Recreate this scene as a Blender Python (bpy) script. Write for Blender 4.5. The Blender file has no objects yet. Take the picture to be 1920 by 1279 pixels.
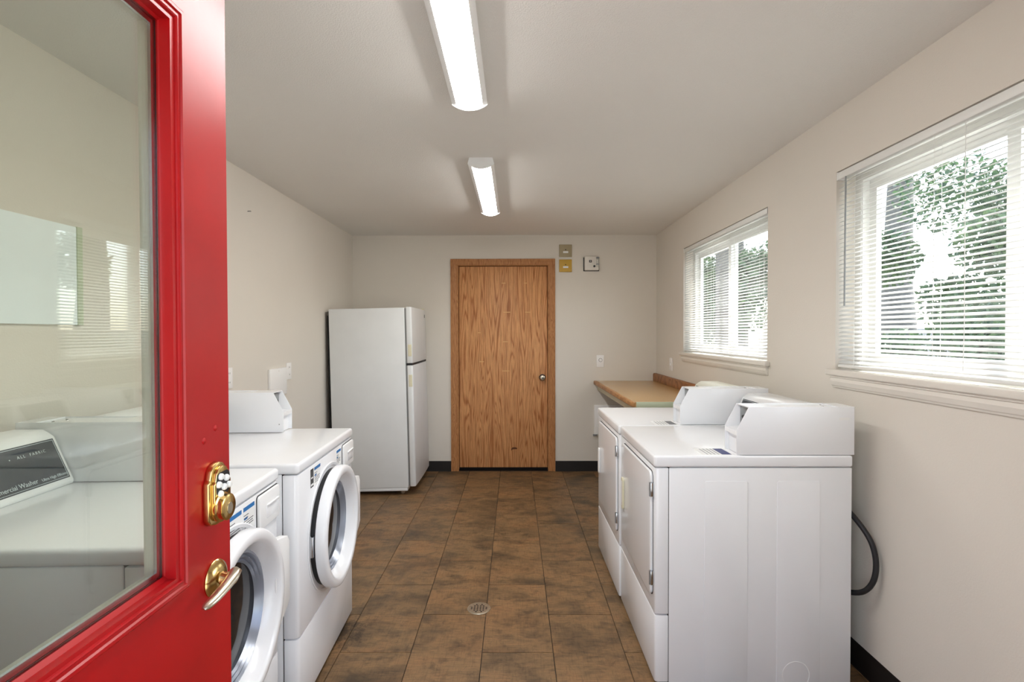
import bpy, bmesh, math, random
from mathutils import Vector, Matrix
random.seed(7)
scene = bpy.context.scene
COL = scene.collection
PI = math.pi

# ------------------------------------------------------------------ camera
F_PX, YAW, PITCH, ROLL, EYE = 991.911, .00464, .01505, -.00205, 1.4088
cy_, sy_, cp_, sp_ = math.cos(YAW), math.sin(YAW), math.cos(PITCH), math.sin(PITCH)
def cam2world(x, y, z):
    y, z = cp_*y + sp_*z, -sp_*y + cp_*z
    x, y = cy_*x - sy_*y, sy_*x + cy_*y
    return Vector((x, y, z))
R_, U_, F_ = cam2world(1, 0, 0), cam2world(0, 0, 1), cam2world(0, 1, 0)
right = math.cos(ROLL)*R_ + math.sin(ROLL)*U_
up = -math.sin(ROLL)*R_ + math.cos(ROLL)*U_
cam = bpy.data.objects.new('camera', bpy.data.cameras.new('camera'))
COL.objects.link(cam)
cam.matrix_world = Matrix(((right.x, up.x, -F_.x, 0), (right.y, up.y, -F_.y, 0),
                           (right.z, up.z, -F_.z, EYE), (0, 0, 0, 1)))
cam.data.sensor_width = 36.0
cam.data.lens = F_PX/1920*36
cam.data.clip_start = .01
scene.camera = cam

# ------------------------------------------------------------------ sky, exposure
world = bpy.data.worlds.new('world'); scene.world = world; world.use_nodes = True
wn = world.node_tree; wn.nodes.clear()
sky = wn.nodes.new('ShaderNodeTexSky'); sky.sky_type = 'NISHITA'; sky.sun_disc = False
sky.sun_elevation = math.radians(48); sky.sun_rotation = math.radians(75)
sky.air_density = 1.0; sky.dust_density = 1.2; sky.ozone_density = 1.0
hs = wn.nodes.new('ShaderNodeHueSaturation'); hs.inputs['Saturation'].default_value = .6
bg = wn.nodes.new('ShaderNodeBackground'); bg.inputs['Strength'].default_value = .46
wo = wn.nodes.new('ShaderNodeOutputWorld')
wn.links.new(sky.outputs[0], hs.inputs['Color']); wn.links.new(hs.outputs[0], bg.inputs['Color'])
wn.links.new(bg.outputs[0], wo.inputs['Surface'])
sun = bpy.data.objects.new('sun', bpy.data.lights.new('sun', 'SUN')); COL.objects.link(sun)
sun.data.energy = 5.5; sun.data.angle = math.radians(1.5); sun.data.color = (1, .985, .96)
sun.location = (20, 8, 25)
sun.rotation_euler = Vector((.62, .16, .80)).to_track_quat('Z', 'Y').to_euler()
vs = scene.view_settings
vs.view_transform = 'Standard'; vs.look = 'None'; vs.gamma = 1.0; vs.use_curve_mapping = False
vs.exposure = 1.05
LAMP_STRENGTH = 21.0

# ------------------------------------------------------------------ room numbers (metres)
XL, XR, YB, YF, ZC = -1.643, 1.440, 5.378, 0.12, 2.401
WT = .15

# ------------------------------------------------------------------ mesh helpers
class MB:
    def __init__(s): s.bm = bmesh.new()
    def box(s, x0, x1, y0, y1, z0, z1):
        v = [s.bm.verts.new(p) for p in ((x0,y0,z0),(x1,y0,z0),(x1,y1,z0),(x0,y1,z0),(x0,y0,z1),(x1,y0,z1),(x1,y1,z1),(x0,y1,z1))]
        for f in ((3,2,1,0),(4,5,6,7),(0,1,5,4),(1,2,6,5),(2,3,7,6),(3,0,4,7)): s.bm.faces.new([v[i] for i in f])
        return s
    def prism(s, pts, axis, a, b):
        """pts: polygon in the plane normal to axis ('x': (y,z), 'y': (x,z), 'z': (x,y)), extruded from a to b"""
        def P(p, t): return {'x': (t, p[0], p[1]), 'y': (p[0], t, p[1]), 'z': (p[0], p[1], t)}[axis]
        A = [s.bm.verts.new(P(p, a)) for p in pts]; B = [s.bm.verts.new(P(p, b)) for p in pts]
        n = len(pts)
        s.bm.faces.new(A); s.bm.faces.new(B[::-1])
        for i in range(n):
            s.bm.faces.new((A[i], B[i], B[(i+1) % n], A[(i+1) % n]))
        return s
    def lathe(s, prof, c, axis='x', seg=48, closed=False, sy=1.0, sz=1.0):
        """prof: list of (r, h) ; h along axis"""
        rings = []
        for r, h in prof:
            ring = []
            for k in range(seg):
                t = 2*PI*k/seg; p, q = r*math.cos(t)*sy, r*math.sin(t)*sz
                o = {'x': (h, p, q), 'y': (p, h, q), 'z': (p, q, h)}[axis]
                ring.append(s.bm.verts.new((c[0]+o[0], c[1]+o[1], c[2]+o[2])))
            rings.append(ring)
        rng = range(len(rings)) if closed else range(len(rings)-1)
        for i in rng:
            A, B = rings[i], rings[(i+1) % len(rings)]
            for k in range(seg):
                s.bm.faces.new((A[k], A[(k+1) % seg], B[(k+1) % seg], B[k]))
        if not closed:
            s.bm.faces.new(rings[0][::-1]); s.bm.faces.new(rings[-1])
        return s
    def tube(s, path, r, seg=10, rad=None, flat=1.0):
        pts = [Vector(p) for p in path]; rings = []
        prev = None
        for i, p in enumerate(pts):
            t = (pts[min(i+1, len(pts)-1)] - pts[max(i-1, 0)]).normalized()
            if prev is None:
                a = Vector((0, 0, 1)) if abs(t.z) < .9 else Vector((1, 0, 0))
                n = t.cross(a).normalized()
            else:
                n = (prev - t*prev.dot(t)).normalized()
            prev = n; b = t.cross(n)
            rr = rad[i] if rad else r
            rings.append([s.bm.verts.new(p + n*rr*math.cos(2*PI*k/seg) + b*rr*flat*math.sin(2*PI*k/seg)) for k in range(seg)])
        for A, B in zip(rings, rings[1:]):
            for k in range(seg): s.bm.faces.new((A[k], A[(k+1) % seg], B[(k+1) % seg], B[k]))
        s.bm.faces.new(rings[0][::-1]); s.bm.faces.new(rings[-1])
        return s
    def mesh(s, name, off=(0,0,0)):
        bmesh.ops.recalc_face_normals(s.bm, faces=s.bm.faces)
        bmesh.ops.translate(s.bm, verts=s.bm.verts, vec=[-v for v in off])
        me = bpy.data.meshes.new(name); s.bm.to_mesh(me); s.bm.free()
        return me

def rrect(x0, x1, y0, y1, r, n=6):
    pts = []
    for cx, cy, a in ((x1-r, y1-r, 0), (x0+r, y1-r, PI/2), (x0+r, y0+r, PI), (x1-r, y0+r, 3*PI/2)):
        for k in range(n+1):
            t = a + PI/2*k/n; pts.append((cx+r*math.cos(t), cy+r*math.sin(t)))
    return pts

def finish(o, bevel=0, seg=2, smooth=True):
    if bevel:
        m = o.modifiers.new('bevel', 'BEVEL'); m.width = bevel; m.segments = seg; m.limit_method = 'ANGLE'
        m.angle_limit = math.radians(40); m.harden_normals = False
    if smooth:
        for p in o.data.polygons: p.use_smooth = True
        m = o.modifiers.new('wn', 'EDGE_SPLIT'); m.split_angle = math.radians(38); m.use_edge_sharp = False
    return o

def tag(o, label, cat, group=None, kind=None):
    o['label'] = label; o['category'] = cat
    if group: o['group'] = group
    if kind: o['kind'] = kind
    return o

def thing(name, label, cat, loc=(0,0,0), rotz=0, group=None, kind=None):
    o = bpy.data.objects.new(name, None); COL.objects.link(o)
    o.empty_display_size = .05
    o.location = loc; o.rotation_euler = (0, 0, rotz)
    tag(o, label, cat, group, kind)
    o['_w'] = 0
    del o['_w']
    return o

def root_of(o):
    while o.parent: o = o.parent
    return o

def part(name, mb, mat, parent, bevel=0, seg=2, smooth=True, world=False, label=None):
    """mesh child; coordinates local to the thing, or world (then the thing's location is taken off)"""
    off = tuple(root_of(parent).location) if world else (0, 0, 0)
    me = mb.mesh(name, off) if isinstance(mb, MB) else mb
    o = bpy.data.objects.new(name, me); COL.objects.link(o); o.parent = parent
    if not me.materials: me.materials.append(mat)
    if label: o['label'] = label
    return finish(o, bevel, seg, smooth)

def solo(name, mb, mat, label, cat, group=None, kind=None, bevel=0, seg=2, smooth=True):
    """one-mesh top-level thing, world coordinates, origin at the centre of its base"""
    vs_ = [v.co for v in mb.bm.verts]
    c = ((min(v.x for v in vs_)+max(v.x for v in vs_))/2, (min(v.y for v in vs_)+max(v.y for v in vs_))/2, min(v.z for v in vs_))
    me = mb.mesh(name, c)
    o = bpy.data.objects.new(name, me); COL.objects.link(o); o.location = c
    me.materials.append(mat); tag(o, label, cat, group, kind)
    return finish(o, bevel, seg, smooth)

def text_mesh(body, size, origin, udir, vdir, extrude=.0002, spacing=1.0, align='LEFT'):
    cu = bpy.data.curves.new('t', 'FONT'); cu.body = body; cu.size = size; cu.extrude = extrude
    cu.space_character = spacing; cu.align_x = align; cu.resolution_u = 3
    o = bpy.data.objects.new('t', cu); COL.objects.link(o)
    dg = bpy.context.evaluated_depsgraph_get()
    me = bpy.data.meshes.new_from_object(o.evaluated_get(dg))
    bpy.data.objects.remove(o); bpy.data.curves.remove(cu)
    u, v = Vector(udir).normalized(), Vector(vdir).normalized(); n = u.cross(v)
    me.transform(Matrix(((u.x, v.x, n.x, origin[0]), (u.y, v.y, n.y, origin[1]), (u.z, v.z, n.z, origin[2]), (0,0,0,1))))
    me.materials.clear()
    return me

# ------------------------------------------------------------------ materials
def lin(r, g, b):
    return tuple((c/12.92 if c <= .04045 else ((c+.055)/1.055)**2.4) for c in (r/255, g/255, b/255)) + (1,)

class NT:
    def __init__(s, name):
        s.m = bpy.data.materials.new(name); s.m.use_nodes = True
        s.t = s.m.node_tree; s.n = s.t.nodes
        s.b = s.n['Principled BSDF']; s.out = s.n['Material Output']
    def node(s, typ, **kw):
        nd = s.n.new(typ)
        for k, v in kw.items():
            if hasattr(nd, k): setattr(nd, k, v)
            else: nd.inputs[k].default_value = v
        return nd
    def link(s, a, b): s.t.links.new(a, b)
    def coord(s, scale=(1,1,1), kind='Object'):
        tc = s.node('ShaderNodeTexCoord'); mp = s.node('ShaderNodeMapping'); mp.inputs['Scale'].default_value = scale
        s.link(tc.outputs[kind], mp.inputs['Vector']); return mp.outputs[0]
    def pos(s, scale=(1,1,1)):
        g = s.node('ShaderNodeNewGeometry'); mp = s.node('ShaderNodeMapping'); mp.inputs['Scale'].default_value = scale
        s.link(g.outputs['Position'], mp.inputs['Vector']); return mp.outputs[0]
    def noise(s, vec, scale, detail=2, rough=.5, dist=0):
        nd = s.node('ShaderNodeTexNoise'); nd.inputs['Scale'].default_value = scale; nd.inputs['Detail'].default_value = detail
        nd.inputs['Roughness'].default_value = rough; nd.inputs['Distortion'].default_value = dist
        s.link(vec, nd.inputs['Vector']); return nd.outputs['Fac']
    def ramp(s, fac, stops, interp='LINEAR'):
        nd = s.node('ShaderNodeValToRGB'); nd.color_ramp.interpolation = interp
        e = nd.color_ramp.elements
        while len(e) < len(stops): e.new(.5)
        for el, (p, c) in zip(e, stops): el.position = p; el.color = c
        s.link(fac, nd.inputs[0]); return nd.outputs[0]
    def mix(s, fac, a, b, mode='MIX'):
        nd = s.node('ShaderNodeMix'); nd.data_type = 'RGBA'; nd.blend_type = mode
        for sock, v in ((nd.inputs[0], fac), (nd.inputs[6], a), (nd.inputs[7], b)):
            if hasattr(v, 'links') or isinstance(v, bpy.types.NodeSocket): s.link(v, sock)
            else: sock.default_value = v
        return nd.outputs[2]
    def math(s, op, a, b=None):
        nd = s.node('ShaderNodeMath'); nd.operation = op
        for i, v in enumerate((a, b)):
            if v is None: continue
            if isinstance(v, bpy.types.NodeSocket): s.link(v, nd.inputs[i])
            else: nd.inputs[i].default_value = v
        return nd.outputs[0]
    def bump(s, h, strength, dist=.002):
        nd = s.node('ShaderNodeBump'); nd.inputs['Strength'].default_value = strength; nd.inputs['Distance'].default_value = dist
        s.link(h, nd.inputs['Height']); s.link(nd.outputs[0], s.b.inputs['Normal'])
    def col(s, v):
        if isinstance(v, bpy.types.NodeSocket): s.link(v, s.b.inputs['Base Color'])
        else: s.b.inputs['Base Color'].default_value = v
        return s
    def set(s, **kw):
        for k, v in kw.items(): s.b.inputs[k.replace('_', ' ')].default_value = v
        return s

def plain(name, c, rough=.5, metal=0, var=.04, vscale=6, coat=0, spec=.5, bump=0, bscale=400):
    t = NT(name)
    n = t.noise(t.coord(), vscale, 3)
    d = tuple(x*(1-var) for x in c[:3]) + (1,); l = tuple(min(1, x*(1+var)) for x in c[:3]) + (1,)
    t.col(t.ramp(n, [(.3, d), (.7, l)]))
    t.set(Roughness=rough, Metallic=metal, Coat_Weight=coat)
    t.b.inputs['Specular IOR Level'].default_value = spec
    if bump: t.bump(t.noise(t.coord(), bscale, 2), bump, .001)
    return t.m

def wall_mat(name, c, bs, bscale=130):
    t = NT(name)
    n = t.noise(t.pos(), 1.3, 3)
    t.col(t.ramp(n, [(.3, tuple(x*.97 for x in c[:3])+(1,)), (.7, c)]))
    t.set(Roughness=.62); t.b.inputs['Specular IOR Level'].default_value = .3
    h = t.noise(t.pos(), bscale, 3, .55)
    t.bump(h, bs, .004)
    return t.m

M = {}
M['wall'] = wall_mat('wall_paint', lin(228, 221, 210), .22, 150)
M['ceiling'] = wall_mat('ceiling_paint', lin(237, 234, 229), .5, 190)
M['white'] = plain('appliance_enamel', lin(243, 244, 246), .2, var=.01, coat=.15)
M['white2'] = plain('white_plastic', lin(242, 242, 241), .38, var=.015)
M['cream'] = plain('cream_plastic', lin(220, 213, 184), .4, var=.03)
M['cream2'] = plain('pale_cream_plastic', lin(232, 232, 218), .4, var=.02)
M['fridge'] = plain('fridge_enamel', lin(228, 230, 230), .36, var=.02, bump=.08, bscale=500)
M['gap'] = plain('dark_joint', lin(34, 34, 36), .7)
M['black'] = plain('black_plastic', lin(24, 24, 26), .4)
M['rubber'] = plain('black_rubber', lin(30, 31, 34), .45)
M['base'] = plain('black_vinyl_base', lin(26, 20, 18), .6, var=.15, spec=.25)
M['panel'] = plain('console_dark_panel', lin(40, 46, 50), .3, var=.06, spec=.3)
M['panel_line'] = plain('pale_grey_print', lin(200, 210, 212), .5)
M['grey'] = plain('grey_metal', lin(150, 152, 152), .4, metal=.6)
M['brass'] = plain('polished_brass', lin(214, 184, 122), .2, metal=1, var=.1)
M['nickel'] = plain('satin_nickel', lin(205, 196, 178), .28, metal=1)
M['chrome'] = plain('chrome', lin(205, 208, 212), .15, metal=1)
M['steel'] = plain('worn_steel', lin(176, 166, 148), .36, metal=.85, var=.15, vscale=60)
M['ring'] = plain('grey_ring_plastic', lin(150, 156, 168), .25, metal=.3)
M['trimw'] = plain('white_trim_paint', lin(232, 226, 216), .4, var=.015)
M['vinyl'] = plain('white_window_vinyl', lin(240, 240, 236), .35, var=.01)
M['plate'] = plain('white_cover_plate', lin(247, 245, 242), .4, var=.01)
M['button'] = plain('pearl_button', lin(236, 236, 232), .25)
M['blue'] = plain('blue_print', lin(38, 112, 176), .5)
M['navy'] = plain('navy_print', lin(60, 66, 120), .5)
M['print'] = plain('grey_print', lin(120, 120, 124), .6)
M['orange'] = plain('orange_print', lin(224, 120, 60), .6)
M['paper'] = plain('sticker_paper', lin(240, 240, 238), .45, var=.01)
M['taupe'] = plain('taupe_plaque', lin(168, 154, 122), .5, var=.03)
M['gold'] = plain('mustard_plaque', lin(204, 164, 66), .5, var=.06)
M['laminate'] = plain('tan_laminate', lin(196, 158, 108), .22, var=.04, vscale=120)
M['green'] = plain('pale_green_edge', lin(196, 204, 176), .5)
M['tape'] = plain('tape_residue', lin(222, 176, 116), .6)
M['dirt'] = plain('hole_in_veneer', lin(96, 56, 30), .8)
M['board'] = plain('pale_blue_panel', lin(240, 248, 250), .3, var=.02)
M['drum'] = plain('drum_steel', lin(96, 98, 102), .35, metal=.9, var=.3, vscale=20)

def red_mat():
    t = NT('red_gloss_paint')
    v = t.coord()
    n = t.noise(v, 5, 4); ch = t.noise(v, 70, 5, .65)
    base = t.ramp(n, [(.3, lin(160, 8, 14)), (.7, lin(176, 12, 17))])
    t.col(base)
    t.set(Roughness=.35); t.b.inputs['Specular IOR Level'].default_value = .4
    t.bump(t.noise(v, 40, 3), .05, .002)
    return t.m
M['red'] = red_mat()

def wood_mat(name, light, dark, mid, sc=1.0, rough=.48):
    t = NT(name)
    v = t.coord((5.2*sc, 1, .30*sc))
    cont = t.noise(v, 2.4, 1.5, .5, .5)
    rings = t.math('PINGPONG', t.math('MULTIPLY', cont, 13.0), .5)
    rings = t.math('MULTIPLY', rings, 2.0)
    band = t.noise(t.coord((9*sc, 1, .25*sc)), 2, 3)
    fine = t.noise(t.coord((260*sc, 20, 7*sc)), 1.0, 3, .7)
    c = t.ramp(rings, [(.0, dark), (.10, dark), (.30, mid), (.52, light), (1, light)])
    c = t.mix(t.math('MULTIPLY', band, .55), c, mid)
    f2 = t.ramp(fine, [(.36, (.55, .5, .46, 1)), (.55, (1, 1, 1, 1))])
    c = t.mix(.75, c, f2, 'MULTIPLY')
    t.col(c); t.set(Roughness=rough); t.b.inputs['Specular IOR Level'].default_value = .3
    t.bump(fine, .06, .001)
    return t.m
M['oak'] = wood_mat('oak_veneer', lin(226, 168, 114), lin(172, 108, 62), lin(206, 144, 94))
M['oaktrim'] = wood_mat('oak_trim', lin(198, 142, 90), lin(158, 102, 60), lin(182, 124, 76), 3.0)
M['oakedge'] = wood_mat('oak_nosing', lin(200, 150, 100), lin(172, 120, 74), lin(188, 138, 90), 2.0)
M['oaksplash'] = wood_mat('oak_backsplash', lin(172, 118, 74), lin(128, 80, 46), lin(152, 100, 60), 2.0)

def floor_mat():
    t = NT('brown_vinyl_tile')
    oi = t.node('ShaderNodeObjectInfo')
    g = t.node('ShaderNodeNewGeometry')
    comb = t.node('ShaderNodeCombineXYZ')
    t.link(t.math('MULTIPLY', oi.outputs['Random'], 31.0), comb.inputs[0])
    t.link(t.math('MULTIPLY', oi.outputs['Random'], 17.0), comb.inputs[1])
    add = t.node('ShaderNodeVectorMath', operation='ADD')
    t.link(g.outputs['Position'], add.inputs[0]); t.link(comb.outputs[0], add.inputs[1])
    def mp(sc):
        m = t.node('ShaderNodeMapping'); m.inputs['Scale'].default_value = sc; t.link(add.outputs[0], m.inputs[0]); return m.outputs[0]
    big = t.noise(mp((3.2, 4.6, 1)), 1.0, 5, .62, .3)
    c = t.ramp(big, [(.30, lin(86, 72, 55)), (.42, lin(120, 96, 69)), (.53, lin(146, 116, 82)), (.70, lin(158, 120, 84))])
    org = t.noise(mp((2.2, 3.4, 1)), 1.3, 3, .5)
    c = t.mix(t.ramp(org, [(.5, (0,0,0,1)), (.72, (.36,.36,.36,1))]), c, lin(158, 114, 74))
    blot = t.noise(mp((9, 15, 1)), 1.0, 6, .7, .6)
    c = t.mix(t.ramp(blot, [(.36, (.5,.5,.5,1)), (.52, (0,0,0,1))]), c, lin(70, 56, 44))
    fib = t.noise(mp((14, 120, 1)), 1.0, 4, .65)
    c = t.mix(.8, c, t.ramp(fib, [(.3, (.66,.66,.68,1)), (.6, (1.1,1.08,1.05,1))]), 'MULTIPLY')
    fib2 = t.noise(mp((150, 12, 1)), 1.0, 3, .65)
    c = t.mix(.6, c, t.ramp(fib2, [(.32, (.62,.62,.64,1)), (.5, (1,1,1,1))]), 'MULTIPLY')
    scr = t.noise(mp((26, 7, 1)), 1.0, 2, .5, 1.8)
    scr = t.math('ABSOLUTE', t.math('SUBTRACT', scr, .5))
    c = t.mix(t.ramp(scr, [(0, (.5,.5,.5,1)), (.006, (0,0,0,1))]), c, lin(62, 48, 38))
    tint = t.ramp(oi.outputs['Random'], [(0, (.84,.86,.87,1)), (1, (.97,.94,.9,1))])
    c = t.mix(1.0, c, tint, 'MULTIPLY')
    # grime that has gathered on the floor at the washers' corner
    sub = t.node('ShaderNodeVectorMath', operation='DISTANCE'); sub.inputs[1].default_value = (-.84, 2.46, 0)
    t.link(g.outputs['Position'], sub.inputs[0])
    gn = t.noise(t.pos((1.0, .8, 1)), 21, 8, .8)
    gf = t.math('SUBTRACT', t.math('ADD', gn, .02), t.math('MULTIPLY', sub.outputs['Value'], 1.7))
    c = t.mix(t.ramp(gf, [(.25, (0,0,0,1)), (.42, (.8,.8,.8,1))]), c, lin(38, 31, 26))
    t.col(c)
    t.link(t.ramp(big, [(.2, (.42,.42,.42,1)), (.8, (.52,.52,.52,1))]), t.b.inputs['Roughness'])
    t.b.inputs['Specular IOR Level'].default_value = .35
    t.bump(fib, .08, .001)
    return t.m
M['tile'] = floor_mat()

def glass_mat(name, tint, f0=.04):
    t = NT(name)
    lw = t.node('ShaderNodeLayerWeight'); lw.inputs[0].default_value = .5
    p5 = t.math('POWER', lw.outputs['Facing'], 5.0)
    fac = t.math('ADD', t.math('MULTIPLY', p5, 1-f0), f0)
    tr = t.node('ShaderNodeBsdfTransparent'); tr.inputs[0].default_value = tint
    gl = t.node('ShaderNodeBsdfGlossy'); gl.inputs['Roughness'].default_value = 0.0
    mx = t.node('ShaderNodeMixShader')
    t.link(fac, mx.inputs[0]); t.link(tr.outputs[0], mx.inputs[1]); t.link(gl.outputs[0], mx.inputs[2])
    t.link(mx.outputs[0], t.out.inputs['Surface'])
    return t.m
M['pane'] = glass_mat('window_glass', (.985, .99, .985, 1))
M['doorpane'] = glass_mat('door_glass', (.943, .960, .935, 1), .036)
M['clear'] = glass_mat('clear_plastic', (.93, .93, .92, 1), .08)

def washer_glass():
    t = NT('washer_door_glass')
    t.col((.012, .013, .015, 1)); t.set(Roughness=.06); t.b.inputs['Specular IOR Level'].default_value = .22
    n = t.noise(t.coord((1, 1, 1)), 3, 2); t.bump(n, .15, .02)
    return t.m
M['wglass'] = washer_glass()

def slat_mat():
    t = NT('blind_slat_white')
    t.col(lin(243, 243, 241)); t.set(Roughness=.4)
    tl = t.node('ShaderNodeBsdfTranslucent'); tl.inputs[0].default_value = lin(240, 240, 238)
    mx = t.node('ShaderNodeMixShader'); mx.inputs[0].default_value = .5
    t.link(t.b.outputs[0], mx.inputs[1]); t.link(tl.outputs[0], mx.inputs[2]); t.link(mx.outputs[0], t.out.inputs['Surface'])
    return t.m
M['slat'] = slat_mat()

def lamp_mat():
    t = NT('lit_diffuser')
    e = t.node('ShaderNodeEmission'); e.inputs[0].default_value = (1, .985, .955, 1); e.inputs[1].default_value = LAMP_STRENGTH
    t.link(e.outputs[0], t.out.inputs['Surface'])
    return t.m
M['lamp'] = lamp_mat()

def leaf_mat(name, a, b):
    t = NT(name)
    n = t.noise(t.pos(), 3.0, 3)
    c = t.ramp(n, [(.3, a), (.7, b)])
    t.col(c); t.set(Roughness=.5)
    tl = t.node('ShaderNodeBsdfTranslucent'); t.link(c, tl.inputs[0])
    mx = t.node('ShaderNodeMixShader'); mx.inputs[0].default_value = .35
    t.link(t.b.outputs[0], mx.inputs[1]); t.link(tl.outputs[0], mx.inputs[2]); t.link(mx.outputs[0], t.out.inputs['Surface'])
    return t.m
M['leafa'] = leaf_mat('dark_leaves', lin(44, 74, 58), lin(86, 112, 70))
M['leafb'] = leaf_mat('yellow_green_leaves', lin(110, 128, 60), lin(172, 172, 88))
M['bark'] = plain('bark', lin(96, 96, 92), .9, var=.3, vscale=12, bump=.4, bscale=40)
M['siding'] = plain('grey_siding', lin(150, 152, 150), .7, var=.06)
M['ground'] = plain('outdoor_ground', lin(186, 185, 176), .9, var=.2, vscale=2)
M['post'] = plain('dark_post', lin(90, 88, 84), .8)
M['roof'] = plain('roof_shingle', lin(96, 92, 90), .9)

# ------------------------------------------------------------------ the room
flo = thing('floor', 'brown mottled vinyl tile floor of the laundry room', 'floor', (0, 2.7, 0), kind='structure')
part('subfloor', MB().box(XL-.05, XR+.05, -.1, YB+.05, -.12, -.0045), M['gap'], flo, world=True, smooth=False)
TX, TY0, TW, TL = -.1457, 2.3123, .3139, .6279
GAP = .0009
tile_full = None
for k in range(-6, 7):
    x0, x1 = TX+k*TW, TX+(k+1)*TW
    off = TY0 + (0 if k % 2 == 0 else TL/2)
    for j in range(-6, 8):
        y0 = off+j*TL; y1 = y0+TL
        a, b, c, d = max(x0, XL-.02), min(x1, XR+.02), max(y0, -.1), min(y1, YB+.02)
        if b-a < .01 or d-c < .01: continue
        full = (b-a > TW-.001 and d-c > TL-.001)
        if full and tile_full:
            me = tile_full
        else:
            hx, hy = (b-a)/2-GAP, (d-c)/2-GAP; e = .0012
            mb = MB()
            lo = [mb.bm.verts.new(p) for p in ((-hx,-hy,-.0045),(hx,-hy,-.0045),(hx,hy,-.0045),(-hx,hy,-.0045))]
            hi = [mb.bm.verts.new(p) for p in ((-hx+e,-hy+e,0),(hx-e,-hy+e,0),(hx-e,hy-e,0),(-hx+e,hy-e,0))]
            mb.bm.faces.new(hi)
            for i in range(4): mb.bm.faces.new((lo[i], lo[(i+1) % 4], hi[(i+1) % 4], hi[i]))
            me = mb.mesh('tile'); me.materials.append(M['tile'])
            if full: tile_full = me
        o = bpy.data.objects.new('tile', me); COL.objects.link(o); o.parent = flo
        o.location = ((a+b)/2, (c+d)/2-2.7, 0)

solo('ceiling', MB().box(XL-WT, XR+WT, -.25, YB+WT, ZC, ZC+.15), M['ceiling'], 'off-white textured ceiling over the laundry room', 'ceiling', kind='structure', smooth=False)
solo('wall_left', MB().box(XL-WT, XL, 0, YB+WT, 0, ZC), M['wall'], 'beige painted wall behind the washers and refrigerator', 'wall', kind='structure', smooth=False)
DX0, DX1, DZ = -.580, .352, 2.104                              # back door rough opening
mb = MB().box(XL, DX0, YB, YB+WT, 0, ZC).box(DX1, XR, YB, YB+WT, 0, ZC).box(DX0, DX1, YB, YB+WT, DZ, ZC)
solo('wall_back', mb, M['wall'], 'beige end wall around the oak door', 'wall', kind='structure', smooth=False)
WIN = [(.88, 2.38), (3.02, 4.52)]; WZ0, WZ1 = 1.222, 2.124
mb = MB().box(XR, XR+WT, 0, YB+WT, 0, WZ0).box(XR, XR+WT, 0, YB+WT, WZ1, ZC)
for a, b in ((0, WIN[0][0]), (WIN[0][1], WIN[1][0]), (WIN[1][1], YB+WT)): mb.box(XR, XR+WT, a, b, WZ0, WZ1)
solo('wall_right', mb, M['wall'], 'beige wall with two blind-covered windows above the dryers', 'wall', kind='structure', smooth=False)
EX0, EX1, EZ = -.60, .37, 2.085                                 # entry opening
mb = MB().box(XL, EX0, 0, YF, 0, ZC).box(EX1, XR, 0, YF, 0, ZC).box(EX0, EX1, 0, YF, EZ, ZC)
solo('wall_front', mb, M['wall'], 'beige wall around the entry opening beside the red door', 'wall', kind='structure', smooth=False)
solo('trim_2', MB().box(XR+WT, XR+WT+.28, -.25, YB+.5, 2.36, 2.46), M['trimw'], 'white roof eave outside above the right windows', 'eave', kind='structure', smooth=False)
tr = thing('trim_1', 'white painted frame of the entry opening behind the red door', 'door frame', (EX0, .06, 0), kind='structure')
part('jamb', MB().box(EX0, EX0+.018, -.01, YF+.01, 0, EZ), M['trimw'], tr, world=True)
part('jamb', MB().box(EX1-.018, EX1, -.01, YF+.01, 0, EZ), M['trimw'], tr, world=True)
part('head', MB().box(EX0, EX1, -.01, YF+.01, EZ-.018, EZ), M['trimw'], tr, world=True)

BH = .104
def cove(a, b, axis, at, sgn):
    """cove base: thin board with a small toe"""
    pr = [(at, 0), (at+sgn*.012, 0), (at+sgn*.006, .012), (at+sgn*.005, BH-.004), (at+sgn*.002, BH), (at, BH)]
    return MB().prism(pr, axis, a, b)
solo('baseboard_left', cove(YF, YB, 'y', XL, 1), M['base'], 'black vinyl base along the washer wall', 'baseboard', kind='structure')
solo('baseboard_right', cove(YF, YB, 'y', XR, -1), M['base'], 'black vinyl base along the window wall', 'baseboard', kind='structure')
bb = thing('baseboard_back', 'black vinyl base on the end wall either side of the oak door', 'baseboard', (0, YB, 0), kind='structure')
def cove_x(a, b):
    pr = [(YB, 0), (YB-.012, 0), (YB-.006, .012), (YB-.005, BH-.004), (YB-.002, BH), (YB, BH)]
    return MB().prism(pr, 'x', a, b)
part('base_strip', cove_x(XL+.01, -.648), M['base'], bb, world=True)
part('base_strip', cove_x(.416, XR-.01), M['base'], bb, world=True)

# ------------------------------------------------------------------ oak door on the end wall
d1 = thing('door_1', 'closed oak veneer door with round knob on the end wall', 'door', (-.114, YB, 0), kind='structure')
TW_ = .066
def casing_prof(x0, sgn):
    return [(x0, YB), (x0, YB-.017), (x0+sgn*.02, YB-.017), (x0+sgn*.03, YB-.014), (x0+sgn*.058, YB-.011), (x0+sgn*.066, YB-.006), (x0+sgn*.066, YB)]
OX0, OX1, OZ = -.646, .413, 2.160
part('casing', MB().prism(casing_prof(OX0, 1), 'z', 0.002, OZ-TW_*.0), M['oaktrim'], d1, world=True, smooth=False)
part('casing', MB().prism(casing_prof(OX1, -1), 'z', 0.002, OZ), M['oaktrim'], d1, world=True, smooth=False)
hp = [(YB, OZ), (YB-.0172, OZ), (YB-.0172, OZ-.02), (YB-.0142, OZ-.03), (YB-.0112, OZ-.058), (YB-.0062, OZ-.066), (YB, OZ-.066)]
part('casing', MB().prism(hp, 'x', OX0, OX1), M['oaktrim'], d1, world=True, smooth=False)
part('door_jamb', MB().box(DX0-.01, DX0+.012, YB-.004, YB+.12, 0, DZ), M['oaktrim'], d1, world=True)
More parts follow.
